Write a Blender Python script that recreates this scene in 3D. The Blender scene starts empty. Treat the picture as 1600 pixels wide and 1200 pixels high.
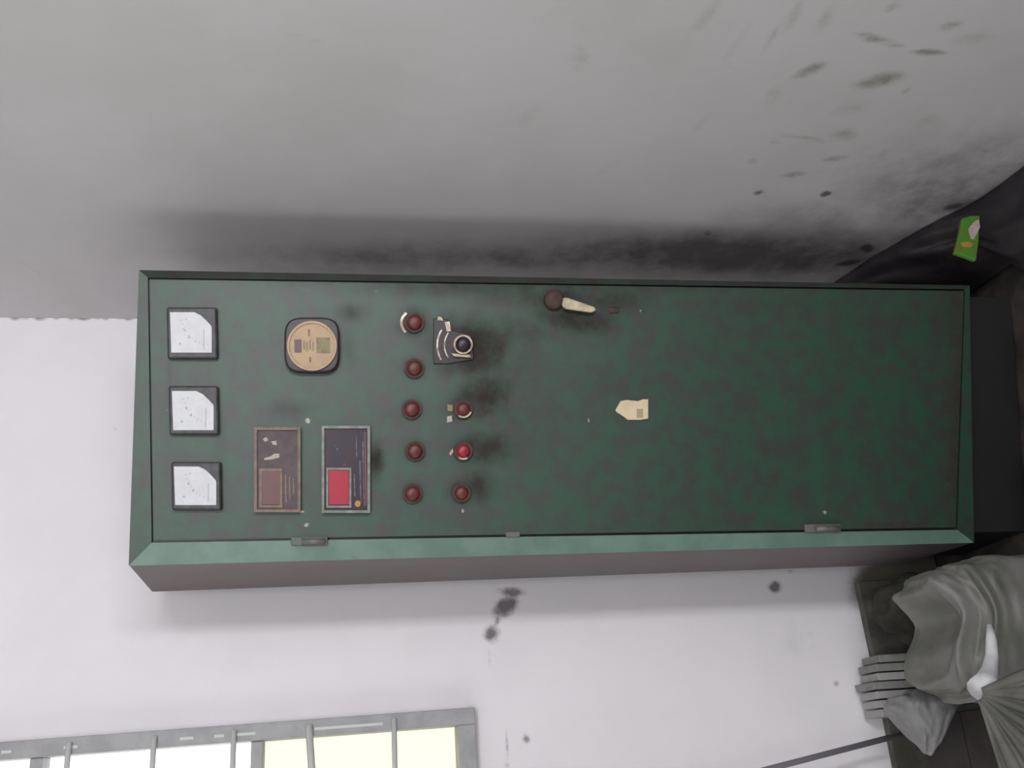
import bpy, bmesh, math, random
import numpy as np
from mathutils import Vector, Matrix, noise
S = bpy.context.scene
COL = S.collection
random.seed(7)
# ---------------------------------------------------------------- camera
FPX = 1541.0
def nrm(a): return a / np.linalg.norm(a)
_Z = -nrm(np.array([9200., 20., -FPX]))
_Y = nrm(np.array([-257., -628., -FPX])); _Y = nrm(_Y - _Z * (_Y @ _Z))
_X = np.cross(_Y, _Z)
R = np.array([_X, _Y, _Z])            # camera axes -> world axes
CAM = np.array([0., 0., 1.52])
cam = bpy.data.cameras.new('camera'); camo = bpy.data.objects.new('camera', cam); COL.objects.link(camo)
cam.sensor_fit = 'HORIZONTAL'; cam.sensor_width = 36; cam.lens = FPX / 1600 * 36; cam.clip_start = .02
M = Matrix([list(R[i]) + [CAM[i]] for i in range(3)] + [[0, 0, 0, 1]])
camo.matrix_world = M; S.camera = camo
# ---------------------------------------------------------------- world, lights, exposure
w = bpy.data.worlds.new('sky'); S.world = w; w.use_nodes = True
w.node_tree.nodes['Background'].inputs[0].default_value = (1, .99, .97, 1)
w.node_tree.nodes['Background'].inputs[1].default_value = 2.4
S.view_settings.view_transform = 'Standard'; S.view_settings.look = 'None'
S.view_settings.gamma = 1; S.view_settings.use_curve_mapping = False
S.view_settings.exposure = 0.0
def area(name, loc, rot, sx, sy, e, col):
    l = bpy.data.lights.new(name, 'AREA'); l.shape = 'RECTANGLE'; l.size = sx; l.size_y = sy; l.energy = e; l.color = col
    o = bpy.data.objects.new(name, l); COL.objects.link(o); o.location = loc; o.rotation_euler = rot
    return o
XLW = -2.4
YR = -1.0                              # rear wall behind the camera
area('daylight_rear_vent', (.92, YR + .02, 1.65), (math.radians(90), 0, 0), .24, 1.3, 31, (.97, .97, 1))
area('added_rear_fill', (-.30, YR + .02, 2.38), (math.radians(90), 0, 0), 1.3, .5, 22, (.97, .97, 1))  # added unseen opening, puts a sheen on the cabinet's upper front
area('added_left_fill', (XLW + .02, .9, 1.15), (math.radians(90), 0, math.radians(-90)), 1.0, 1.9, 4, (1, .99, 1))  # added unseen fill, brightens the back wall from the left
# ---------------------------------------------------------------- helpers
def P(px, py, ax, val):               # where the sight line of a photograph pixel meets an axis plane
    r = R @ np.array([px - 800., 600. - py, -FPX]); t = (val - CAM[ax]) / r[ax]
    return CAM + t * r
def mat(name, col, rough=.6, metal=0, col2=None, nscale=20, bump=0, bscale=60, emit=None, attrs=(), spec=None, ntype=6):
    m = bpy.data.materials.new(name); m.use_nodes = True; nt = m.node_tree; N = nt.nodes; L = nt.links
    b = N['Principled BSDF']; b.inputs['Roughness'].default_value = rough; b.inputs['Metallic'].default_value = metal
    if spec is not None: b.inputs['Specular IOR Level'].default_value = spec
    tc = N.new('ShaderNodeTexCoord')
    def noi(sc, det=ntype, rg=.6):
        n = N.new('ShaderNodeTexNoise'); n.inputs['Scale'].default_value = sc; n.inputs['Detail'].default_value = det
        n.inputs['Roughness'].default_value = rg; L.new(tc.outputs['Object'], n.inputs['Vector']); return n.outputs['Fac']
    def rgb(c): r = N.new('ShaderNodeRGB'); r.outputs[0].default_value = (*c, 1); return r.outputs[0]
    def mix(f, a, c):
        x = N.new('ShaderNodeMix'); x.data_type = 'RGBA'; L.new(f, x.inputs['Factor']); L.new(a, x.inputs['A']); L.new(c, x.inputs['B']); return x.outputs['Result']
    def ramp(v, a, c):
        x = N.new('ShaderNodeMapRange'); x.interpolation_type = 'SMOOTHSTEP'; L.new(v, x.inputs[0]); x.inputs[1].default_value = a; x.inputs[2].default_value = c; return x.outputs[0]
    def mul(a, c, op='MULTIPLY'):
        x = N.new('ShaderNodeMath'); x.operation = op
        for i, v in enumerate((a, c)):
            if isinstance(v, (int, float)): x.inputs[i].default_value = v
            else: L.new(v, x.inputs[i])
        return x.outputs[0]
    c = rgb(col)
    if col2 is not None: c = mix(ramp(noi(nscale), .35, .65), c, rgb(col2))
    for (an, ac, sc, lo, hi, top) in attrs:
        a = N.new('ShaderNodeAttribute'); a.attribute_name = an
        f = mul(a.outputs['Fac'], mul(mul(noi(sc, 8, .7), 1.6), .2, 'ADD'))
        f = mul(ramp(f, lo, hi), top); c = mix(f, c, rgb(ac))
        if an == 'grime_shade':             # dirt and painted shade are both set duller than the enamel
            L.new(mul(mul(mul(f, -.8), 1, 'ADD'), spec or .5), b.inputs['Specular IOR Level'])
            L.new(mul(mul(f, .35), rough, 'ADD'), b.inputs['Roughness'])
    L.new(c, b.inputs['Base Color'])
    if bump:
        bp = N.new('ShaderNodeBump'); bp.inputs['Strength'].default_value = bump; bp.inputs['Distance'].default_value = .004
        L.new(noi(bscale), bp.inputs['Height']); L.new(bp.outputs[0], b.inputs['Normal'])
    if emit: b.inputs['Emission Color'].default_value = (*emit[:3], 1); b.inputs['Emission Strength'].default_value = emit[3]
    return m
def tag(o, label=None, cat=None, group=None, kind=None):
    for k, v in (('label', label), ('category', cat), ('group', group), ('kind', kind)):
        if v: o[k] = v
    return o
def link(o, parent=None):
    COL.objects.link(o)
    if parent is not None:
        o.parent = parent
        if parent.type == 'EMPTY' and parent.parent is None:
            o.matrix_parent_inverse = Matrix.Translation(-Vector(parent.location))
    return o
def mesh(name, V, F, m, parent=None, smooth=False, bevel=0, solid=None, seg=2):
    me = bpy.data.meshes.new(name); me.from_pydata([tuple(map(float, v)) for v in V], [], F); me.update()
    bm = bmesh.new(); bm.from_mesh(me)
    if not solid: bmesh.ops.recalc_face_normals(bm, faces=bm.faces)
    bm.to_mesh(me); bm.free()
    if smooth:
        for p in me.polygons: p.use_smooth = True
    me.materials.append(m); o = link(bpy.data.objects.new(name, me), parent)
    if solid: md = o.modifiers.new('thickness', 'SOLIDIFY'); md.thickness = abs(solid); md.offset = 1 if solid > 0 else -1
    if bevel: md = o.modifiers.new('bevel', 'BEVEL'); md.width = bevel; md.segments = seg; md.limit_method = 'ANGLE'
    return o
def empty(name, loc):
    o = bpy.data.objects.new(name, None); o.empty_display_size = .1; o.location = loc; COL.objects.link(o); return o
class MB:
    def __init__(s): s.V = []; s.F = []
    def add(s, V, F): n = len(s.V); s.V += [tuple(v) for v in V]; s.F += [tuple(i + n for i in f) for f in F]; return s
    def hexa(s, a, b): # two matching quads
        return s.add(list(a) + list(b), [(0, 1, 2, 3), (7, 6, 5, 4), (0, 4, 5, 1), (1, 5, 6, 2), (2, 6, 7, 3), (3, 7, 4, 0)])
    def box(s, lo, hi):
        x0, y0, z0 = lo; x1, y1, z1 = hi
        return s.hexa([(x0, y0, z0), (x1, y0, z0), (x1, y0, z1), (x0, y0, z1)], [(x0, y1, z0), (x1, y1, z0), (x1, y1, z1), (x0, y1, z1)])
    def prism(s, a, b):
        n = len(a); return s.add(list(a) + list(b), [tuple(range(n)), tuple(range(2 * n - 1, n - 1, -1))] + [(i, i + n, (i + 1) % n + n, (i + 1) % n) for i in range(n)])
    def tube(s, pts, r, n=8):
        pts = [Vector(p) for p in pts]; rr = r if hasattr(r, '__len__') else [r] * len(pts); V = []; F = []
        for i, p in enumerate(pts):
            d = (pts[min(i + 1, len(pts) - 1)] - pts[max(i - 1, 0)]).normalized()
            a = d.orthogonal().normalized() if i == 0 else (a - d * a.dot(d)).normalized(); b = d.cross(a)
            for k in range(n): t = 2 * math.pi * k / n; V.append(p + (a * math.cos(t) + b * math.sin(t)) * rr[i])
        for i in range(len(pts) - 1):
            for k in range(n): F.append((i * n + k, i * n + (k + 1) % n, (i + 1) * n + (k + 1) % n, (i + 1) * n + k))
        F += [tuple(range(n)), tuple((len(pts) - 1) * n + k for k in range(n))]
        return s.add(V, F)
    def build(s, name, m, parent=None, **k): return mesh(name, s.V, s.F, m, parent, **k)
def blobs(pts, specs, fpos):
    """wear marks and painted shade: gaussian spots at measured points of the surface; fpos(px,py)->world point, spots (px,py,rx,ry,angle,strength)"""
    out = np.zeros(len(pts))
    for (px, py, rx, ry, an, st) in specs:
        c = fpos(px, py); ju = fpos(px + 1, py) - c; jv = fpos(px, py + 1) - c
        J = np.stack([ju, jv], 1) ; uv = (np.linalg.pinv(J) @ (pts - c).T)
        ca, sa = math.cos(math.radians(an)), math.sin(math.radians(an))
        a = (uv[0] * ca + uv[1] * sa) / rx; b = (-uv[0] * sa + uv[1] * ca) / ry
        out = np.maximum(out, st * np.exp(-(a * a + b * b)))
    return out
def setattr_f(o, name, vals):
    at = o.data.attributes.new(name, 'FLOAT', 'POINT'); at.data.foreach_set('value', np.asarray(vals, dtype=np.float32))
def gridmesh(name, nu, nv, pos, m, parent=None, solid=None, smooth=False):
    V = [pos(i / nu, j / nv) for j in range(nv + 1) for i in range(nu + 1)]
    F = [(j * (nu + 1) + i, j * (nu + 1) + i + 1, (j + 1) * (nu + 1) + i + 1, (j + 1) * (nu + 1) + i) for j in range(nv) for i in range(nu)]
    o = mesh(name, V, F, m, parent, solid=solid, smooth=smooth)
    return o, np.array(V, dtype=float)
# ---------------------------------------------------------------- materials
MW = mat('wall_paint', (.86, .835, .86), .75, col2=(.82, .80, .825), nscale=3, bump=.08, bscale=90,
         attrs=[('dirt_shade', (.10, .095, .07), 14, .12, .9, .95), ('scuff', (.10, .095, .07), 45, .25, .75, .8), ('spot', (.09, .07, .085), 60, .25, 1.25, .85)])
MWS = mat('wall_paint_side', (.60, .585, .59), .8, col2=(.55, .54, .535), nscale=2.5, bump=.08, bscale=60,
         attrs=[('dirt_shade', (.10, .09, .085), 10, .15, .9, .85), ('scuff', (.19, .185, .14), 38, .2, 1.0, .75), ('spot', (.05, .05, .04), 60, .2, .95, .85)])
MWP = mat('room_paint', (.6, .59, .6), .8)
MFL = mat('dirt_floor', (.06, .048, .04), .95, col2=(.025, .022, .02), nscale=14, bump=.8, bscale=40)
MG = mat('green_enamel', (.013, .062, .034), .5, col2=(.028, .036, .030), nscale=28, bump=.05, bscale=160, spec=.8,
         attrs=[('grime_shade', (.034, .021, .018), 30, .05, 1.7, .9), ('chip', (.42, .42, .36), 90, .35, .6, .9)])
MGL = mat('green_enamel_lit_lip', (.15, .24, .195), .42, col2=(.11, .19, .15), nscale=12)  # left lip painted lighter, as an edge catching the light
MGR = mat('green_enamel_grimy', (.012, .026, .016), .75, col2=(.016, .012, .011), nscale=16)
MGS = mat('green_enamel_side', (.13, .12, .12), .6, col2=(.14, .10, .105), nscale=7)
MBK = mat('black_bakelite', (.016, .013, .016), .4, col2=(.03, .02, .028), nscale=60)
MBZ = mat('dark_bezel', (.055, .055, .06), .45, col2=(.03, .028, .032), nscale=60)
MDIAL = mat('white_dial', (.66, .67, .68), .5, col2=(.61, .62, .635), nscale=50)
MMARK = mat('dial_print', (.44, .44, .47), .6)
MTAN = mat('tan_dial', (.50, .35, .20), .55, col2=(.44, .30, .20), nscale=40)
MTAN2 = mat('tan_print', (.27, .24, .13), .6, col2=(.22, .15, .1), nscale=60)
MCHR = mat('worn_chrome', (.45, .40, .34), .38, .8, col2=(.2, .13, .1), nscale=70)
MRED = mat('red_lens', (.17, .022, .022), .45, col2=(.09, .025, .02), nscale=60)
MRED2 = mat('bright_red_lens', (.30, .015, .03), .4)
MRDF = mat('faded_red_window', (.16, .05, .05), .4, col2=(.10, .06, .05), nscale=80)
MBRF = mat('faded_brown_face', (.10, .07, .07), .55, col2=(.07, .05, .06), nscale=60)
MFRB = mat('brown_plastic_frame', (.24, .16, .12), .55, col2=(.16, .12, .09), nscale=60)
MFRG = mat('pale_grey_frame', (.26, .28, .25), .5, col2=(.18, .19, .17), nscale=60)
MNVY = mat('navy_face', (.020, .016, .032), .35, col2=(.04, .016, .024), nscale=40)
MLIT = mat('lit_red_display', (.30, .01, .03), .4, emit=(.8, .01, .05, .13))
MORG = mat('orange_button', (.45, .23, .07), .5)
MPAL = mat('pale_print', (.42, .40, .34), .6)
MPR = mat('print_grey', (.17, .17, .20), .6, col2=(.10, .05, .06), nscale=120)
MPAP = mat('torn_cream_paper', (.72, .60, .40), .85, col2=(.66, .52, .36), nscale=30)
MPAPD = mat('paper_print', (.42, .33, .23), .85)
MLEV = mat('ivory_lever', (.60, .52, .36), .5, col2=(.42, .34, .22), nscale=50)
MRUST = mat('rusty_steel', (.09, .040, .030), .7, col2=(.045, .03, .024), nscale=60)
MHNG = mat('grey_hinge', (.16, .145, .14), .5, col2=(.10, .12, .10), nscale=60)
MPL = mat('black_plinth', (.012, .011, .011), .8)
MWF = mat('grey_window_frame', (.38, .38, .385), .55, col2=(.32, .32, .33), nscale=20)
MBAR = mat('grille_bar_paint', (.60, .62, .60), .5)
MSACK = mat('grey_plastic_sack', (.17, .165, .155), .5, col2=(.12, .125, .105), nscale=9, bump=.5, bscale=35)
MSACK2 = mat('light_grey_plastic', (.24, .235, .24), .45, col2=(.18, .18, .175), nscale=12, bump=.4, bscale=40)
MSH = mat('white_plastic', (.72, .72, .74), .4, col2=(.55, .55, .56), nscale=20)
MBP = mat('black_polythene', (.016, .014, .017), .45, col2=(.03, .025, .028), nscale=12, bump=.5, bscale=30)
MBRN = mat('brown_sacking', (.05, .04, .028), .9, col2=(.025, .035, .018), nscale=10, bump=.6, bscale=60)
MFILL = mat('shade_filler', (.04, .038, .03), .95, col2=(.02, .022, .016), nscale=12, bump=.5, bscale=50)  # near-black colour for the shaded gap behind the big sack
MCLO = mat('grey_cloth', (.15, .15, .135), .9, col2=(.10, .10, .09), nscale=14, bump=.3, bscale=80)
MDBR = mat('dusty_brown', (.09, .075, .06), .95, col2=(.04, .04, .03), nscale=16, bump=.6, bscale=60)
MBRD = mat('pale_card', (.36, .355, .35), .8, col2=(.33, .33, .32), nscale=30)
MBRD2 = mat('grey_card', (.25, .25, .24), .8, col2=(.2, .2, .18), nscale=30)
MROD = mat('dark_rod', (.20, .19, .21), .5)
MPKT = mat('green_packet', (.05, .24, .025), .5, col2=(.12, .15, .02), nscale=40)
MPKP = mat('packet_pink_print', (.48, .38, .38), .5, col2=(.40, .30, .30), nscale=80)
MPKO = mat('packet_orange_print', (.38, .22, .04), .5)
MPEB = mat('pale_chip', (.30, .28, .22), .8)
# translucent yellowish pane
def glassmat(name, col, tr):
    m = bpy.data.materials.new(name); m.use_nodes = True; N = m.node_tree.nodes; L = m.node_tree.links; N.clear()
    o = N.new('ShaderNodeOutputMaterial'); t = N.new('ShaderNodeBsdfTransparent'); d = N.new('ShaderNodeBsdfTranslucent'); g = N.new('ShaderNodeBsdfGlossy')
    t.inputs[0].default_value = (*tr, 1); d.inputs[0].default_value = (*col, 1); g.inputs['Roughness'].default_value = .1
    a = N.new('ShaderNodeMixShader'); b = N.new('ShaderNodeMixShader'); a.inputs[0].default_value = .06; b.inputs[0].default_value = .03
    L.new(t.outputs[0], a.inputs[1]); L.new(d.outputs[0], a.inputs[2]); L.new(a.outputs[0], b.inputs[1]); L.new(g.outputs[0], b.inputs[2]); L.new(b.outputs[0], o.inputs[0])
    return m
MGC = glassmat('clear_pane', (.9, .9, .9), (.97, .98, .97)); MGY = glassmat('yellowed_pane', (.9, .88, .62), (.74, .735, .645))
# ---------------------------------------------------------------- setting
YB, XR, XL, ZC = 2.37, 1.132, -2.4, 2.9
fb = lambda px, py: P(px, py, 1, YB)
fr = lambda px, py: P(px, py, 0, XR)
ZB = 1.235                                            # window bottom
xe = lambda z: .1475 - (z - ZB) * .0155                # right edge of the window hole (window hangs a little out of plumb)
XE = lambda z: xe(z) - .022
wins = (-.95, 2.45)                                   # left edge, top
spotB = [(790, 948, 24, 15, -40, 1.5), (768, 990, 14, 15, 0, 1.3), (778, 968, 5, 22, 20, .9), (1211, 917, 11, 10, 0, 1.5), (1235, 893, 7, 5, 0, .7),
         (822, 1153, 7, 6, 0, 1.3), (792, 1165, 4, 28, 0, .75), (792, 1192, 5, 9, 0, 1.0), (1307, 1068, 6, 6, 0, .9), (180, 670, 5, 5, 0, .55), (745, 1145, 3, 12, 0, .5),
         (1370, 1063, 8, 4, 0, .8)] + [(x, 497, l, 4.5, 0, s) for x, l, s in ((24, 13, 1), (40, 10, .8), (62, 12, 1.2), (88, 8, .8), (112, 10, .9), (130, 14, 1.2), (152, 8, .7), (165, 8, .9), (186, 7, .7), (200, 11, 1.2))]
scufB = [(800, 925, 30, 10, 0, .7), (765, 1030, 6, 30, 0, .4), (1260, 1000, 40, 60, 0, .28)]
dirtShadeB = [(1450, 950, 75, 110, 0, 1.6), (1385, 915, 48, 50, 0, 1.6), (1460, 1050, 85, 80, 0, 1.1), (1450, 1150, 60, 60, 0, .9), (1240, 1000, 30, 60, 0, .22)]  # dirt, with the shade along the wall foot painted in
def wallB(name, pos, nu, nv):
    o, V = gridmesh(name, nu, nv, pos, MW, solid=-.12)
    setattr_f(o, 'spot', blobs(V, spotB, fb)); setattr_f(o, 'scuff', blobs(V, scufB, fb)); setattr_f(o, 'dirt_shade', blobs(V, dirtShadeB, fb))
    return o
# one mesh: right of the window, under it, above it and left of it
def back_wall():
    V = []; F = []
    def blk(nu, nv, pos):
        n = len(V)
        V.extend(pos(i / nu, j / nv) for j in range(nv + 1) for i in range(nu + 1))
        F.extend((n + j * (nu + 1) + i, n + j * (nu + 1) + i + 1, n + (j + 1) * (nu + 1) + i + 1, n + (j + 1) * (nu + 1) + i) for j in range(nv) for i in range(nu))
    blk(190, 480, lambda s, t: (XE(t * ZC) * (1 - s) + XR * s, YB, t * ZC))
    blk(60, 200, lambda s, t: (XE(t * (ZB + .02)) * s + wins[0] * (1 - s), YB, t * (ZB + .02)))
    blk(4, 2, lambda s, t: (wins[0] + (XE(wins[1] + (ZC - wins[1]) * t) - wins[0]) * s, YB, wins[1] + (ZC - wins[1]) * t))
    blk(4, 4, lambda s, t: (XL + (wins[0] - XL) * s, YB, t * ZC))
    o = mesh('wall_back', V, F, MW, solid=-.12); A = np.array(V, dtype=float)
    setattr_f(o, 'spot', blobs(A, spotB, fb)); setattr_f(o, 'scuff', blobs(A, scufB, fb)); setattr_f(o, 'dirt_shade', blobs(A, dirtShadeB, fb))
    return tag(o, kind='structure')
back_wall()
spotR = [(1290, 303, 10, 5, -10, 1.2), (1355, 388, 11, 7, 0, 1.4), (1490, 323, 16, 5, -12, 1.3), (1105, 365, 7, 5, 40, .8), (1185, 301, 10, 5, -15, .9), (1325, 411, 22, 5, -8, 1.1), (1540, 235, 8, 5, 0, .6)]
scufR = [(1365, 60, 30, 9, 15, .9), (1395, 68, 25, 6, 10, .7), (1450, 82, 32, 6, 0, 1.0), (1485, 40, 22, 8, -15, .8), (1265, 110, 32, 9, -22, .95), (1375, 125, 45, 12, -12, .95),
         (1415, 142, 12, 5, -20, .7), (1395, 10, 20, 10, -25, .6), (1320, 210, 26, 12, -5, .7), (1255, 215, 60, 5, 8, .6), (1210, 222, 12, 6, 0, .6), (1305, 248, 28, 6, -6, .7), (1175, 252, 16, 6, 0, .55),
         (1240, 273, 26, 6, -5, .75), (1380, 240, 12, 20, 10, .45), (1240, 25, 45, 14, -60, .5), (1290, 30, 40, 16, -60, .5), (1150, 70, 60, 12, -55, .42), (1145, 105, 10, 5, -70, .6), (1205, 60, 40, 10, -60, .5),
         (905, 90, 30, 40, 0, .42), (1450, 190, 50, 16, 0, .42), (830, 180, 45, 20, -40, .38), (1100, 190, 60, 12, -40, .36), (480, 60, 60, 6, 15, .38), (470, 100, 50, 5, 12, .36), (700, 30, 8, 30, -20, .36),
         (50, 420, 60, 4, 35, .42), (60, 280, 50, 5, 30, .34), (1100, 30, 70, 16, -50, .42), (1330, 170, 60, 14, -10, .42), (1520, 60, 50, 14, -5, .5), (1210, 150, 30, 20, -60, .45), (945, 265, 60, 10, -30, .36)]
shadeR = [(700, 405, 420, 34, 0, .6), (1150, 400, 380, 40, 0, .9), (1480, 400, 200, 60, -20, 1.1), (1500, 310, 260, 110, -10, .62), (1300, 350, 240, 60, 0, .45), (1560, 330, 120, 50, -30, .8)]  # painted shade beside the cabinet and towards the dark lower corner
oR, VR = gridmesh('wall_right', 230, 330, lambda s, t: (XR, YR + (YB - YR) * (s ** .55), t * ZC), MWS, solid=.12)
setattr_f(oR, 'spot', blobs(VR, spotR, fr)); setattr_f(oR, 'scuff', blobs(VR, scufR, fr)); setattr_f(oR, 'dirt_shade', blobs(VR, shadeR, fr)); tag(oR, kind='structure')
def slab(name, lo, hi, m): return tag(MB().box(lo, hi).build(name, m), kind='structure')
o, _ = gridmesh('floor', 90, 90, lambda s, t: (XL - .12 + (XR + .12 - XL + .12) * s, YR - .12 + (YB + .24 - YR) * t, .012 * noise.noise((s * 30, t * 30, 3)) - .006), MFL, solid=-.1, smooth=True)
tag(o, kind='structure')
slab('ceiling', (XL - .12, YR - .12, ZC), (XR + .12, YB + .12, ZC + .12), MWP)
wl = MB()
for a, b in (((YR - .12, 0), (.4, ZC)), ((1.4, 0), (YB + .12, ZC)), ((.4, 2.1), (1.4, ZC)), ((.4, 0), (1.4, .2))): wl.box((XL - .12, a[0], a[1]), (XL, b[0], b[1]))
tag(wl.build('wall_left', MWP), kind='structure')
rw = MB()
for a, b in (((XL, 0), (-.95, ZC)), ((-.95, 0), (.35, 2.13)), ((-.95, 2.63), (.35, ZC)), ((.35, 0), (.80, ZC)), ((.80, 0), (1.04, 1.0)), ((.80, 2.30), (1.04, ZC)), ((1.04, 0), (XR, ZC))):
    rw.box((a[0], YR - .12, a[1]), (b[0], YR, b[1]))
tag(rw.build('wall_rear', MWP), kind='structure')
# ---------------------------------------------------------------- window
win = empty('window_1', (-.4, YB, ZB)); tag(win, kind='structure')
def wbox(name, x0, x1, z0, z1, y0, y1, m, parent=win, bevel=.002):   # x measured from the leaning right edge
    f = lambda x, z, y: (xe(z) + x, y, z)
    return MB().hexa([f(x0, z0, y0), f(x1, z0, y0), f(x1, z1, y0), f(x0, z1, y0)], [f(x0, z0, y1), f(x1, z0, y1), f(x1, z1, y1), f(x0, z1, y1)]).build(name, m, parent, bevel=bevel)
zt = 2.50; W_ = 1.12
fw = .036
wbox('window_frame', -fw, 0, ZB, zt, YB - .035, YB + .05, MWF)
wbox('window_frame', -W_, -fw, ZB, ZB + .040, YB - .035, YB + .05, MWF)
wbox('window_frame', -W_, -W_ + fw, ZB + .040, zt, YB - .035, YB + .05, MWF)
wbox('window_frame', -W_ + fw, -fw, zt - fw, zt, YB - .035, YB + .05, MWF)
zof = lambda px: P(px, 1160, 1, YB)[2]
for i, px in enumerate((64, 403)):
    zz = zof(px); wbox('mullion', -W_ + fw, -fw, zz - .013, zz + .013, YB - .02, YB + .04, MWF)
bars = (116, 246, 368, 490, 615)
for i, px in enumerate(bars):
    zz = zof(px); t = .006 if i != 3 else .008
    k = .006 if i == 3 else 0
    f = lambda x, z, y: (xe(z) + x, y, z)
    MB().tube([f(-W_ + .01, zz + k, YB - .042), f(-.20, zz - k, YB - .042), f(-.012, zz + k * 1.6, YB - .042)], t, 8).build('grille_bar', MBAR, win, smooth=True)
for z0, z1, mm in ((ZB + .04, zof(403) - .013, MGY), (zof(403) + .013, zof(64) - .013, MGC), (zof(64) + .013, zt - fw, MGC)):
    wbox('pane', -W_ + fw, -fw, z0, z1, YB + .012, YB + .016, mm, bevel=0)
for px, l in ((545, .075), (385, .022), (345, .01), (295, .014), (118, .014), (20, .01)):      # pale paint left along the inner edge of the frame
    zz = zof(px); wbox('paint_chip', -.024, -.018, zz - l, zz + l, YB - .0365, YB - .035, MBAR, bevel=0)
# ---------------------------------------------------------------- control cabinet
BETA = math.radians(16.5)
A0 = np.array([.4128, 1.97, 0.]); U = np.array([math.cos(BETA), -math.sin(BETA), 0]); NN = np.array([-math.sin(BETA), -math.cos(BETA), 0])
def Fw(px, py, h=0):
    r = R @ np.array([px - 800., 600. - py, -FPX]); A = A0 + NN * h; t = ((A - CAM) @ NN) / (r @ NN); return CAM + t * r
def fq(pts, h0, h1):                  # outline on the front face, from height h0 to h1 in front of it
    return [Fw(x, y) + NN * h0 for x, y in pts], [Fw(x, y) + NN * h1 for x, y in pts]
def slabf(name, pts, h0, h1, m, parent, bevel=.0015, **k):
    return MB().prism(*fq(pts, h0, h1)).build(name, m, parent, bevel=bevel, **k)
def rect(x0, y0, x1, y1, sk=.02):     # slightly skewed like the instruments in the panel
    c = (y0 + y1) / 2; return [(x0 + (y0 - c) * sk, y0), (x1 + (y0 - c) * sk, y0), (x1 + (y1 - c) * sk, y1), (x0 + (y1 - c) * sk, y1)]
def circ(x, y, r, n=32, ry=None, p=2.0):
    o = []
    for k in range(n):
        t = 2 * math.pi * k / n; c, s = math.cos(t), math.sin(t)
        o.append((x + r * abs(c) ** (2 / p) * (1 if c > 0 else -1), y + (ry or r) * abs(s) ** (2 / p) * (1 if s > 0 else -1)))
    return o
def ringf(name, x, y, r0, r1, h0, h1, m, parent, n=28, a0=0, a1=360):
    mb = MB(); full = a1 - a0 >= 360; V = []; F = []
    N_ = n if full else n + 1
    for k in range(N_):
        t = math.radians(a0 + (a1 - a0) * k / n); c, s = math.cos(t), math.sin(t)
        for rr, h in ((r0, h0), (r0, h1), (r1, h1), (r1, h0)): V.append(Fw(x + rr * c, y + rr * s) + NN * h)
    for k in range(n):
        j = (k + 1) % N_
        for q in range(4): F.append((k * 4 + q, k * 4 + (q + 1) % 4, j * 4 + (q + 1) % 4, j * 4 + q))
    if not full: F += [(0, 1, 2, 3), (n * 4, n * 4 + 1, n * 4 + 2, n * 4 + 3)]
    return mb.add(V, F).build(name, m, parent, smooth=False)
def dome(name, x, y, r, h0, h1, m, parent, n=24):
    mb = MB(); V = []; F = []
    prof = [(1, h0), (1, h0 + (h1 - h0) * .6), (.85, h0 + (h1 - h0) * .85), (.55, h1 - (h1 - h0) * .03)]
    for q, h in prof:
        for k in range(n): t = 2 * math.pi * k / n; V.append(Fw(x + r * q * math.cos(t), y + r * q * math.sin(t)) + NN * h)
    for i in range(3):
        for k in range(n): F.append((i * n + k, i * n + (k + 1) % n, (i + 1) * n + (k + 1) % n, (i + 1) * n + k))
    F += [tuple(range(n)), tuple(3 * n + k for k in range(n))]
    return mb.add(V, F).build(name, m, parent, smooth=True)

cab = empty('control_cabinet', (.72, 1.98, 0))
tag(cab, 'tall dented green steel control cabinet with white meters standing in the room corner', 'electrical cabinet')
TL, TR_, BL, BR = (201, 884), (217, 422), (1522, 848), (1515, 446)
fl = [Fw(*p) for p in (BL, BR, TR_, TL)]
bl_t = P(237, 925, 1, 2.27); bl_b = np.array([bl_t[0] + .002, 2.27, fl[0][2]])
dv = np.array([.012, .30, 0]); dr = np.array([.055, .295, 0])
bk = [bl_b, fl[1] + dr, fl[2] + dr - np.array([0, 0, .0]), bl_t]
# body shell: front lip ring, sides, top, bottom, back
IN = [(1496, 828), (1508, 452), (231, 434), (237, 848)]        # opening for the door
inn = [Fw(*p) for p in IN]
rec = .012
shell = MB()
V = fl + bk + inn + [p - NN * rec for p in inn]
F = [(3, 0, 4, 7), (1, 2, 6, 5), (2, 3, 7, 6), (0, 1, 5, 4), (4, 5, 6, 7)]
body = mesh('body', V[:8], F, MGS, cab, bevel=.003)
LV = V[:4] + V[8:16] + [p - NN * .004 for p in V[:4]]
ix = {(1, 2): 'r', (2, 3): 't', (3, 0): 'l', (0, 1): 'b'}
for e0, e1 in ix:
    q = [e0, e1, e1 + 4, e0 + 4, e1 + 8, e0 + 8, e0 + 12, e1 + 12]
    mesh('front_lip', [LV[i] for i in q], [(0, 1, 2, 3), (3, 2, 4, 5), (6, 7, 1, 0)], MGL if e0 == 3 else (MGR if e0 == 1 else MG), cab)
mesh('inner_plate', [p - NN * rec for p in inn], [(0, 1, 2, 3)], MBK, cab, solid=.003)
# plinth
pl = [fl[0] * [1, 1, 0] + U * .02 - NN * .03, fl[1] * [1, 1, 0] - U * .02 - NN * .03, bk[1] * [1, 1, 0] - U * .02 + NN * .02, bk[0] * [1, 1, 0] + U * .02 + NN * .02]
zb = min(fl[0][2], fl[1][2])
top = [np.array([p[0], p[1], z]) for p, z in zip(pl, (fl[0][2], fl[1][2], bk[1][2], bk[0][2]))]
MB().hexa([pl[0], pl[1], pl[2], pl[3]], top).build('plinth', MPL, cab, bevel=.002)
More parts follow.
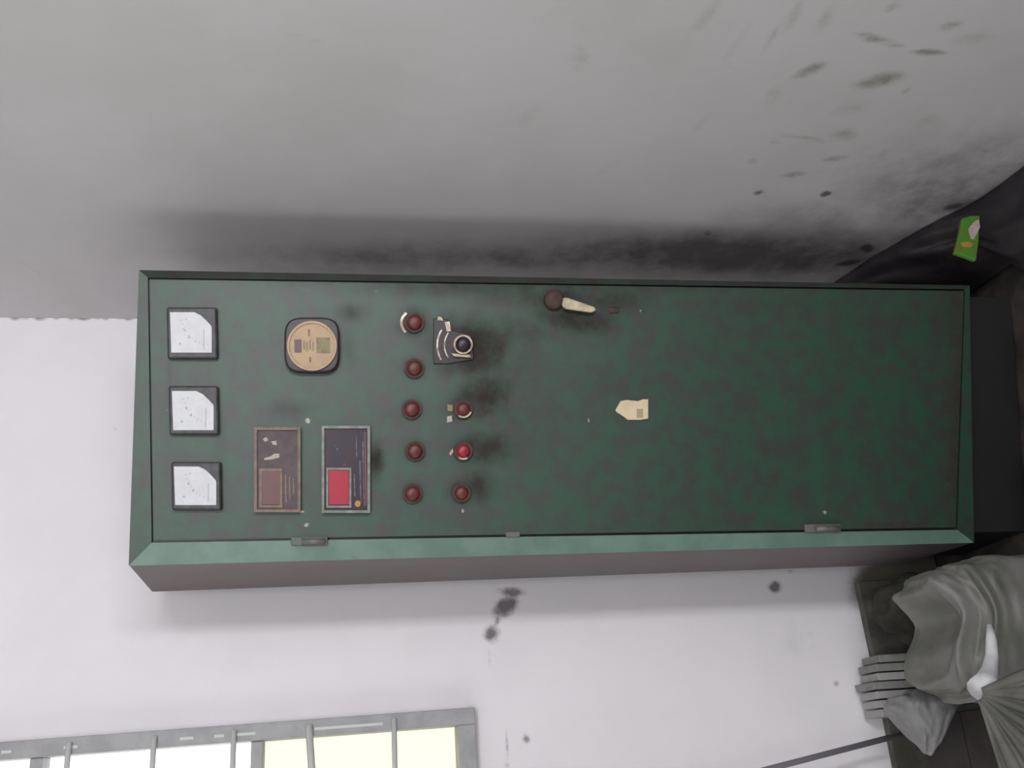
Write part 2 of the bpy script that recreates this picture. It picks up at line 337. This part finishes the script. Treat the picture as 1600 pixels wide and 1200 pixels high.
# door: a dense panel so its wear marks and painted shade stay on it
dg = 4.0
DQ = [np.array(Fw(*p)) for p in ((1493, 824), (1505, 455), (234, 437), (240, 844))]
def dpos(s, t, h=.001):
    p = (DQ[0] * (1 - s) + DQ[1] * s) * (1 - t) + (DQ[3] * (1 - s) + DQ[2] * s) * t
    dent = .0012 * noise.noise((p[0] * 4, p[2] * 4, 1.3))
    return p + NN * (h + dent)
grimeShadeD = [(745, 545, 45, 40, 0, 1.5), (705, 540, 30, 40, 0, 1.2), (755, 620, 50, 32, -20, 1.25), (760, 700, 50, 26, 0, 1.15), (750, 760, 26, 28, -30, 1.05), (735, 640, 22, 18, 0, .8), (720, 700, 22, 20, 0, .8),  # hand grime, plus cast shade painted below the knobs and latch
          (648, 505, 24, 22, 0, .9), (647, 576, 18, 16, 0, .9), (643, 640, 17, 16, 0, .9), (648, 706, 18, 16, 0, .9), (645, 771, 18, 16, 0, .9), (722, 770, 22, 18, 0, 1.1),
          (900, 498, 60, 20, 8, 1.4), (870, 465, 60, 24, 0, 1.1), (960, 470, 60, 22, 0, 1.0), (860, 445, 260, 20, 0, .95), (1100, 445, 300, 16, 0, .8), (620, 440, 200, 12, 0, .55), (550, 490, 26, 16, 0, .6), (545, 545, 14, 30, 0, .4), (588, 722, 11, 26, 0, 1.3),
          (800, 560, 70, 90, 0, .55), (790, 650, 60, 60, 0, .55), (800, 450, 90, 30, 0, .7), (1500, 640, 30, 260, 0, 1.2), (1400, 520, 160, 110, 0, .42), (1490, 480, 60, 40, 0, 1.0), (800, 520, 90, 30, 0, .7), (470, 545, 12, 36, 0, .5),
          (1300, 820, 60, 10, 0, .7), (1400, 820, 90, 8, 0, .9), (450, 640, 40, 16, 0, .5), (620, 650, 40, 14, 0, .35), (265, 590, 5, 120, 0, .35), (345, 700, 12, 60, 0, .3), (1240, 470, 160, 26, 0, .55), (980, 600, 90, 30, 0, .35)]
chipD = [(481, 658, 5, 6, 0, .9), (470, 799, 7, 3, 0, .8), (479, 820, 6, 3, -20, .9), (566, 819, 4, 3, 0, .6), (440, 798, 22, 2, 0, .6), (920, 657, 3, 4, 0, .8), (724, 798, 3, 6, 10, .8), (1045, 848, 8, 3, 0, .8), (588, 455, 10, 4, 0, .5),
         (1000, 486, 4, 6, 0, .6), (1288, 800, 6, 5, 0, .7), (260, 640, 4, 4, 0, .5), (590, 818, 4, 3, 0, .4), (694, 453, 5, 4, 0, .4)]
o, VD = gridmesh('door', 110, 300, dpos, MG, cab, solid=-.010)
# keep the panel's face towards the room
setattr_f(o, 'grime_shade', blobs(VD, [(a, b, c * 1.2, d * 1.2, e, g) for a, b, c, d, e, g in grimeShadeD] + [(790, 640, 110, 150, 0, .5)], Fw)); setattr_f(o, 'chip', blobs(VD, chipD, Fw))
# hinges
for (x0, x1, y, m2) in ((455, 512, 845, MHNG), (1256, 1312, 825, MHNG)):
    h = slabf('hinge', rect(x0, y - 6, x1, y + 7), 0, .006, m2, cab)
    a, b = Fw(x0 + 16, y + 1) + NN * .009, Fw(x1 - 4, y) + NN * .009
    MB().tube([a, a * .5 + b * .5, b], .006, 10).build('hinge_pin', MHNG, h, smooth=True)
slabf('hinge', rect(790, 831, 812, 839), 0, .005, MHNG, cab)
H0 = .002
# three panel meters
def meter(x0, y0, x1, y1, fx0, fy0, fx1, fy1, lab):
    b = slabf('panel_meter', rect(x0, y0, x1, y1), H0, .016, MBZ, cab, bevel=.004)
    w_, h_ = fx1 - fx0, fy1 - fy0
    out = [(fx0, fy0), (fx1 - 27, fy0), (fx1 - 17, fy0 + 5), (fx1 - 8, fy0 + 13.5), (fx1 - 1, fy0 + 21), (fx1, fy0 + 24), (fx1, fy1), (fx0 + w_ * .03, fy1)]
    slabf('dial', out, .016, .0185, MDIAL, b, bevel=.0008)
    nd = slabf('needle', [(fx1 - 13.2, fy0 + 26), (fx1 - 11.8, fy0 + 26), (fx1 - 12.0, fy1 - 5), (fx1 - 13.0, fy1 - 5)], .0187, .0192, MMARK, b, bevel=0)
    mk = MB()
    for a in range(10, 90, 8):
        ca, sa = math.cos(math.radians(a)), math.sin(math.radians(a)); L_ = 4 if a % 16 == 10 else 2.5
        for r in (46,):
            px, py = fx1 - r * ca, fy0 + 4 + r * sa; qx, qy = fx1 - (r + L_) * ca, fy0 + 4 + (r + L_) * sa; tx, ty = -sa * .45, -ca * .45
            if fx0 + 4 < px and py < fy1 - 3: mk.prism(*fq([(px - tx, py - ty), (qx - tx, qy - ty), (qx + tx, qy + ty), (px + tx, py + ty)], .0187, .0190))
    for (u, v, s) in ((.35, .45, 1.8), (.46, .62, 2.0), (.24, .78, 2.0), (.38, .18, 1.3)):
        mk.prism(*fq(circ(fx0 + w_ * u, fy0 + h_ * v, s, 8), .0187, .0190))
    mk.build('scale_print', MMARK, b)
meter(263, 482, 341, 562, 268, 490, 333, 553, '')
meter(266, 604, 343, 680, 271, 612, 336, 673, '')
meter(270, 722, 347, 797, 274, 729, 340, 789, '')
# round hour meter
hm = slabf('hour_meter', circ(488, 541, 43, 48, 43, 4.0), H0, .020, MBK, cab, bevel=.004)
slabf('dial', circ(488, 543, 35.5, 40), .020, .023, MTAN, hm, bevel=.0015)
ringf('dial_rim', 488, 543, 35, 38.5, .018, .026, MTAN, hm, 40)
slabf('counter_window', rect(461, 533, 472, 553), .0232, .0240, mat('counter_maroon', (.10, .045, .05), .4), hm, bevel=0)
slabf('counter_window', rect(495, 530, 516, 554), .0232, .0240, MTAN2, hm, bevel=0)
mk = MB()
mk.prism(*fq(rect(482, 517, 485, 528), .0232, .0238)); mk.prism(*fq(rect(484, 560, 487, 568), .0232, .0238))
for i in range(4): mk.prism(*fq(rect(475 + 4.6 * i, 534 + (i % 2) * 3, 477 + 4.6 * i, 549 + (i % 2) * 2), .0232, .0236))
mk.build('dial_print', MTAN2, hm)
# two digital controllers
def frame4(x0, y0, x1, y1, t, h0, h1, m, parent, name='frame', ty=None):
    mb = MB(); ty = ty or t
    for q in ((x0, y0, x1, y0 + ty), (x0, y1 - ty, x1, y1), (x0, y0 + ty, x0 + t, y1 - ty), (x1 - t, y0 + ty, x1, y1 - ty)): mb.prism(*fq(rect(*q, sk=0), h0, h1))
    return mb.build(name, m, parent)
c1 = slabf('digital_controller', rect(399, 669, 469, 799, .01), H0, .010, MBRF, cab)
frame4(398, 668, 470, 800, 4.5, .008, .015, MFRB, c1)
frame4(406, 732, 442, 793, 4, .010, .013, MFRB, c1, 'display_bezel')
slabf('display_window', rect(410, 736, 438, 788, .01), .010, .0118, MRDF, c1, bevel=0)
for pts in ([(411, 686), (417, 683), (420, 688), (415, 691)], [(424, 690), (432, 689), (433, 696), (427, 695)], [(413, 716), (424, 713), (429, 709), (437, 709), (437, 715), (425, 718), (414, 719)]):
    slabf('paint_fleck', pts, .010, .0106, MPAL, c1, bevel=0)
mb = MB()
for i in range(3): mb.prism(*fq(rect(446 + i * 6, 742 + i * 3, 448 + i * 6, 785 - i * 6), .010, .0104))
mb.build('label_print', MFRB, c1)
c2 = slabf('digital_controller', rect(504, 668, 577, 799, .01), H0, .010, MNVY, cab)
c2['label'] = 'black controller with lit red display and pale frame'
frame4(503, 666, 578, 801, 4, .008, .016, MFRG, c2)
frame4(510, 731, 549, 793, 3.2, .010, .014, MFRG, c2, 'display_bezel')
slabf('display_window', rect(514, 735, 545, 788, .01), .010, .0122, MLIT, c2, bevel=0)
mb = MB()
for (x, y0, y1) in ((556, 682, 716), (562, 720, 785), (567, 690, 790), (553, 740, 776)): mb.prism(*fq(rect(x, y0, x + 1.8, y1), .010, .0105))
for (x, y) in ((527, 702), (524, 697), (538, 726)): mb.prism(*fq(circ(x, y, 1.6, 6), .010, .0105))
mb.build('label_print', MPR, c2)
slabf('red_strip', rect(569.5, 676, 572.5, 790), .010, .011, MRDF, c2, bevel=0)
slabf('orange_button', circ(559, 787, 5, 14, 5.5), .010, .014, MORG, c2)
# upper row of indicator lamps
for i, (x, y) in enumerate(((647, 505), (647, 576), (643, 640), (648, 705), (644, 771))):
    l = dome('indicator_lamp', x, y, 11.5, H0, .020, MRED, cab)
    ringf('collar', x, y, 11.5, 15.5, .001, .008, MRUST, l)
    if i == 0: ringf('chrome_arc', x - 1, y, 17, 21, .001, .004, MCHR, l, 14, 130, 235)
# rotary switch with its dark scale plate
rs = slabf('rotary_switch', [(677, 498), (700, 500), (702, 515), (736, 524), (740, 562), (700, 569), (677, 569)], H0, .005, MBK, cab)
ringf('scale_arc', 728, 540, 44, 46.5, .005, .0065, MCHR, rs, 16, 150, 212)
ringf('scale_arc', 728, 540, 33, 35, .005, .0065, MCHR, rs, 16, 145, 215)
dome('knob', 722, 540, 12, .005, .030, MBK, rs)
ringf('chrome_ring', 722, 540, 11.5, 15, .005, .018, MCHR, rs)
slabf('pointer', [(704, 553), (733, 555), (735, 560), (708, 558)], .006, .013, MLEV, rs)
slabf('label_plate', [(684, 495), (690, 497), (692, 502), (683, 501)], .005, .007, MLEV, rs, bevel=0)
slabf('label_plate', [(694, 504), (702, 503), (704, 518), (698, 519)], .005, .007, MCHR, rs, bevel=0)
# three push buttons
for i, (x, y, m2) in enumerate(((723, 640, MRED), (723, 705, MRED2), (720, 770, MRED))):
    b = dome('push_button', x, y, 10.5, H0, .022, m2, cab)
    ringf('collar', x, y, 10.5, 14.5, .001, .011, MRUST, b)
    if i < 2: ringf('worn_edge', x, y, 10.8, 13.6, .010, .0118, MLEV, b, 12, 20 if i == 0 else 60, 125)
    if i == 2: b['label'] = 'dull reddish push button'
    if i == 1: b['label'] = 'bright red push button'
slabf('tag_plate', [(698, 631), (708, 633), (707, 644), (699, 643)], .001, .004, MTAN2, cab)
slabf('tag_plate', [(698, 651), (706, 649), (707, 659), (698, 661)], .001, .004, MPAL, cab)['label'] = 'small cream tag beside button'
slabf('tag_plate', [(701, 709), (707, 700), (709, 706), (704, 713)], .001, .004, MTAN, cab)
# latch
lt = dome('door_latch', 864, 470, 15, H0, .020, MRUST, cab)
slabf('lever', [(877, 467), (884, 468), (925, 482), (928, 487), (921, 491), (880, 485), (875, 480)], .012, .022, MLEV, lt, bevel=.003)
slabf('keeper', [(950, 481), (966, 482), (967, 489), (952, 490)], .001, .005, MRUST, cab)
# torn paper
pp = slabf('paper_patch', [(961, 641), (969, 627), (978, 625), (996, 627), (1004, 624), (1012, 624), (1012, 654), (1000, 656), (980, 656), (974, 651), (963, 644)], .0015, .0035, MPAP, cab, bevel=0)
pp['label'] = 'torn cream paper patch'
slabf('faded_stamp', rect(994, 639, 1004, 653, 0), .0036, .0040, MPAPD, pp, bevel=0)
# ---------------------------------------------------------------- heaps on the floor
def ridged(x, y, z): return 1 - 2.6 * abs(noise.noise((x, y, z)))
def lump(name, c, r, m, seed, fold=.12, an=(1, 1, 1), res=5, squ=2.4, shape=None, fine=.15):
    bm = bmesh.new(); bmesh.ops.create_icosphere(bm, subdivisions=res, radius=1)
    for v in bm.verts:
        n = v.co.normalized(); q = Vector([abs(a) ** (2 / squ) * (1 if a > 0 else -1) for a in n])
        s = (n.x * an[0] + seed, n.y * an[1] + seed * .3, n.z * an[2])
        k = 1 + fold * .5 * ridged(*s) + fold * .28 * ridged(s[0] * 2.1 + 4, s[1] * 2.1, s[2] * 2.1) + fold * fine * noise.noise((s[0] * 7, s[1] * 7, s[2] * 7))
        p = Vector((q.x * r[0] * k, q.y * r[1] * k, q.z * r[2] * k))
        if shape: p = shape(p, n)
        p = p + Vector(c)
        if p.z < .006: p.z = .006 + .002 * noise.noise((p.x * 9, p.y * 9, 1))
        v.co = p
    me = bpy.data.meshes.new(name); bm.to_mesh(me); bm.free(); me.materials.append(m)
    for p in me.polygons: p.use_smooth = True
    return link(bpy.data.objects.new(name, me))
def sackshape(p, n):                    # a long crease sags across the upper part
    return Vector((p.x, p.y, p.z - .05 * math.exp(-((p.x - .02) / .05) ** 2) * max(0, n.z)))
sk = lump('plastic_sack', (.215, 1.90, .155), (.132, .13, .215), MSACK, 2.1, .16, (.55, .9, 2.2), 6, 3.6, sackshape)
tag(sk, 'large creased grey plastic sack slumped against the foot of the green cabinet', 'sack')
def tip(p, n):
    k = max(0, min(1, (-p.x + .035) / .09)); return Vector((p.x, p.y * (1 - .6 * k), p.z * (1 - .72 * k)))
sk2 = lump('plastic_sack', (.0505, 2.075, .300), (.063, .07, .073), MSACK2, 8.3, .16, (.8, 1.2, 1.6), 5, 2.4, tip)
tag(sk2, 'smaller paler grey plastic sack with a pointed end, lying beside the big one', 'sack')
ct = empty('dark_carton', (-.07, 2.07, 0)); tag(ct, 'dark brown carton under the small pale sack, between the grimy skirting and the gathered cloth', 'box')
MCT = mat('dark_carton', (.035, .028, .024), .9, col2=(.02, .018, .017), nscale=14)
MB().box((-.215, 1.90, .008), (.066, 2.225, .215)).build('carton_body', MCT, ct, bevel=.003)
MB().hexa([(-.213, 1.902, .2155), (.064, 1.902, .2155), (.064, 2.06, .2155), (-.213, 2.06, .2155)], [(-.213, 1.902, .2195), (.064, 1.902, .2195), (.064, 2.06, .2195), (-.213, 2.06, .2195)]).build('flap', MCT, ct)
MB().hexa([(-.213, 2.065, .2155), (.064, 2.065, .2155), (.064, 2.223, .2155), (-.213, 2.223, .2155)], [(-.213, 2.065, .2195), (.064, 2.065, .2195), (.064, 2.223, .2195), (-.213, 2.223, .2195)]).build('flap', MCT, ct)
filler = lump('shade_filler', (.300, 2.18, .12), (.085, .06, .165), MFILL, 4.4, .2, (1.5, 1.5, 1.5), 5, 2.2)  # dark lump added to fill in shade at the wall foot
tag(filler, 'added dark lump filling in the shade between the white wall and the big grey sack', 'filler')
# gathered cloth with folds fanning out
def fan():
    c = np.array([.082, 1.68, .42]); V = []; F = []; nu, nv = 96, 16
    for i in range(nu + 1):
        a = math.radians(178 + 112 * i / nu)
        for j in range(nv + 1):
            t = j / nv; r = .012 + .40 * t
            z = (.016 * math.cos(i * .42) + .010 * math.cos(i * .95 + 1)) * t ** .8
            V.append((c[0] + r * math.cos(a), c[1] - .05 * t - z * 1.3, max(.012, c[2] + r * math.sin(a))))
    for i in range(nu):
        for j in range(nv): q = i * (nv + 1) + j; F.append((q, q + 1, q + nv + 2, q + nv + 1))
    o = mesh('gathered_cloth', V, F, MCLO, smooth=True, solid=.006)
    return tag(o, 'dull grey gathered cloth with folds fanning out below the pale sack', 'cloth')
fan()
a = [P(x, y, 1, yy) for x, y, yy in ((1546, 978, 1.765), (1549, 1000, 1.752), (1550, 1025, 1.745), (1547, 1045, 1.738), (1542, 1064, 1.728), (1538, 1078, 1.718))]
b = MB(); b.tube(a, [.006, .010, .012, .0145, .021, .030], 14)
tag(b.build('plastic_tube', MSH, smooth=True), 'glossy white plastic tube with flared end lying on the big grey sack', 'tube')
# dark grimy skirting along the foot of the back wall
sb = MB()
for i in range(20):
    x0 = XL + (.40 - XL) * i / 20; x1 = XL + (.40 - XL) * (i + 1) / 20
    sb.hexa([(x0, YB - .018, 0), (x1, YB - .018, 0), (x1, YB - .018, .232 + .004 * math.sin(i + 1)), (x0, YB - .018, .232 + .004 * math.sin(i))], [(x0, YB, 0), (x1, YB, 0), (x1, YB, .236 + .004 * math.sin(i + 1)), (x0, YB, .236 + .004 * math.sin(i))])
tag(sb.build('baseboard_back', mat('grimy_skirting', (.13, .125, .115), .85, col2=(.075, .072, .06), nscale=18, bump=.4, bscale=50)), kind='structure')
# row of pale cards standing on edge by the wall foot
for i in range(7):
    y0 = 1026 + i * 14; x0 = 1352 + [8, 4, 6, -1, 5, 10, 12][i]
    p = P(x0, y0, 1, 2.30); q = P(x0, y0 + 12, 1, 2.30)
    zt_ = p[2]; th = abs(q[0] - p[0]); xm = q[0]
    o = MB().hexa([(xm, 2.25, .0), (xm + th, 2.25, .0), (xm + th, 2.26, zt_), (xm, 2.26, zt_)], [(xm, 2.34, .0), (xm + th, 2.34, .0), (xm + th, 2.348, zt_ + .004 * (i % 2)), (xm, 2.348, zt_)]).build('card_box', (MBRD if i not in (0, 1, 3) else MBRD2), bevel=.003)
    tag(o, 'slim %s card box on end by the wall, %s of the row from the cabinet' % ('grey' if i in (0, 1, 3) else 'pale', ('first', 'second', 'third', 'fourth', 'fifth', 'sixth', 'last')[i]), 'box', 'slim card boxes in a row by the wall')
# thin rod leaning
r0, r1 = P(1180, 1207, 1, 2.20), P(1415, 1146, 1, 2.24)
d = (r0 - r1); r0 = r1 + d * 1.6; 
tag(MB().tube([r0, (r0 + r1) / 2, r1], .0065, 8).build('thin_rod', MROD, smooth=True), 'thin dark rod leaning across the white wall above the card boxes', 'rod')
# black polythene draped along the foot of the right wall, reaching behind the cabinet corner
def drape():
    V = []; F = []; nu, nv = 90, 22
    for i in range(nu + 1):
        y = 1.18 + (2.14 - 1.18) * i / nu
        h = .05 + .20 * max(0, (y - 1.45) / .62) ** 1.15 + .02 * ridged(y * 5, 2.2, 0)
        x1 = .90 if y < 1.70 else (.90 + (y - 1.70) / .07 * .115 if y < 1.77 else 1.015 + .05 * (y - 1.77))
        for j in range(nv + 1):
            t = j / nv; x = XR - .004 - (XR - .004 - x1) * t
            z = h * (1 - t ** 1.6) + .045 * math.sin(math.pi * t) * (1 + ridged(y * 6 + t * 2, t * 2.5, 5)) * .5
            V.append((x - .006 * math.sin(math.pi * t), y, max(.012, z)))
    for i in range(nu):
        for j in range(nv): q = i * (nv + 1) + j; F.append((q, q + 1, q + nv + 2, q + nv + 1))
    return tag(mesh('polythene_sheet', V, F, MBP, smooth=True, solid=-.004), 'crumpled black polythene sheet draped along the foot of the right wall', 'sheet')
drape()
br = lump('burlap_sack', (.79, 1.50, .06), (.10, .10, .10), MBRN, 11.2, .14, (1.2, 1.2, 1.2), 5, 2.6)
tag(br, 'dark brown sack lying on the floor in front of the black polythene sheet', 'sack')
dk = lump('dust_heap', (.50, 1.77, .02), (.13, .075, .075), MDBR, 15.0, .3, (2.5, 2.5, 2.5), 5, 2.0, fine=.5)
tag(dk, 'low heap of brown dusty rubble at the left front foot of the cabinet', 'rubble', kind='stuff')
# green packet
def packet():
    pk = [(1487, 399), (1494, 372), (1499, 345), (1512, 341), (1527, 341), (1525, 380), (1521, 411), (1503, 404)]
    yy = lambda x, y: 1.50
    V = [P(x, y, 1, 1.715) for x, y in pk]; f = np.array([0, -.012, 0])
    o = MB().prism([v for v in V], [v + f for v in V]).build('snack_packet', MPKT, bevel=.003)
    tag(o, 'small bright green packet with a pink print, stuck upright in the dark heap', 'packet')
    g = [(1508, 362), (1516, 352), (1524, 347), (1526, 360), (1520, 371), (1516, 379), (1512, 377), (1509, 368)]
    MB().prism([P(x, y, 1, 1.715) - [0, .0122, 0] for x, y in g], [P(x, y, 1, 1.715) - [0, .0132, 0] for x, y in g]).build('printed_motif', MPKP, o)
    g = [(1495, 384), (1508, 382), (1515, 386), (1512, 391), (1500, 391)]
    MB().prism([P(x, y, 1, 1.715) - [0, .0122, 0] for x, y in g], [P(x, y, 1, 1.715) - [0, .0132, 0] for x, y in g]).build('printed_band', MPKO, o)
packet()
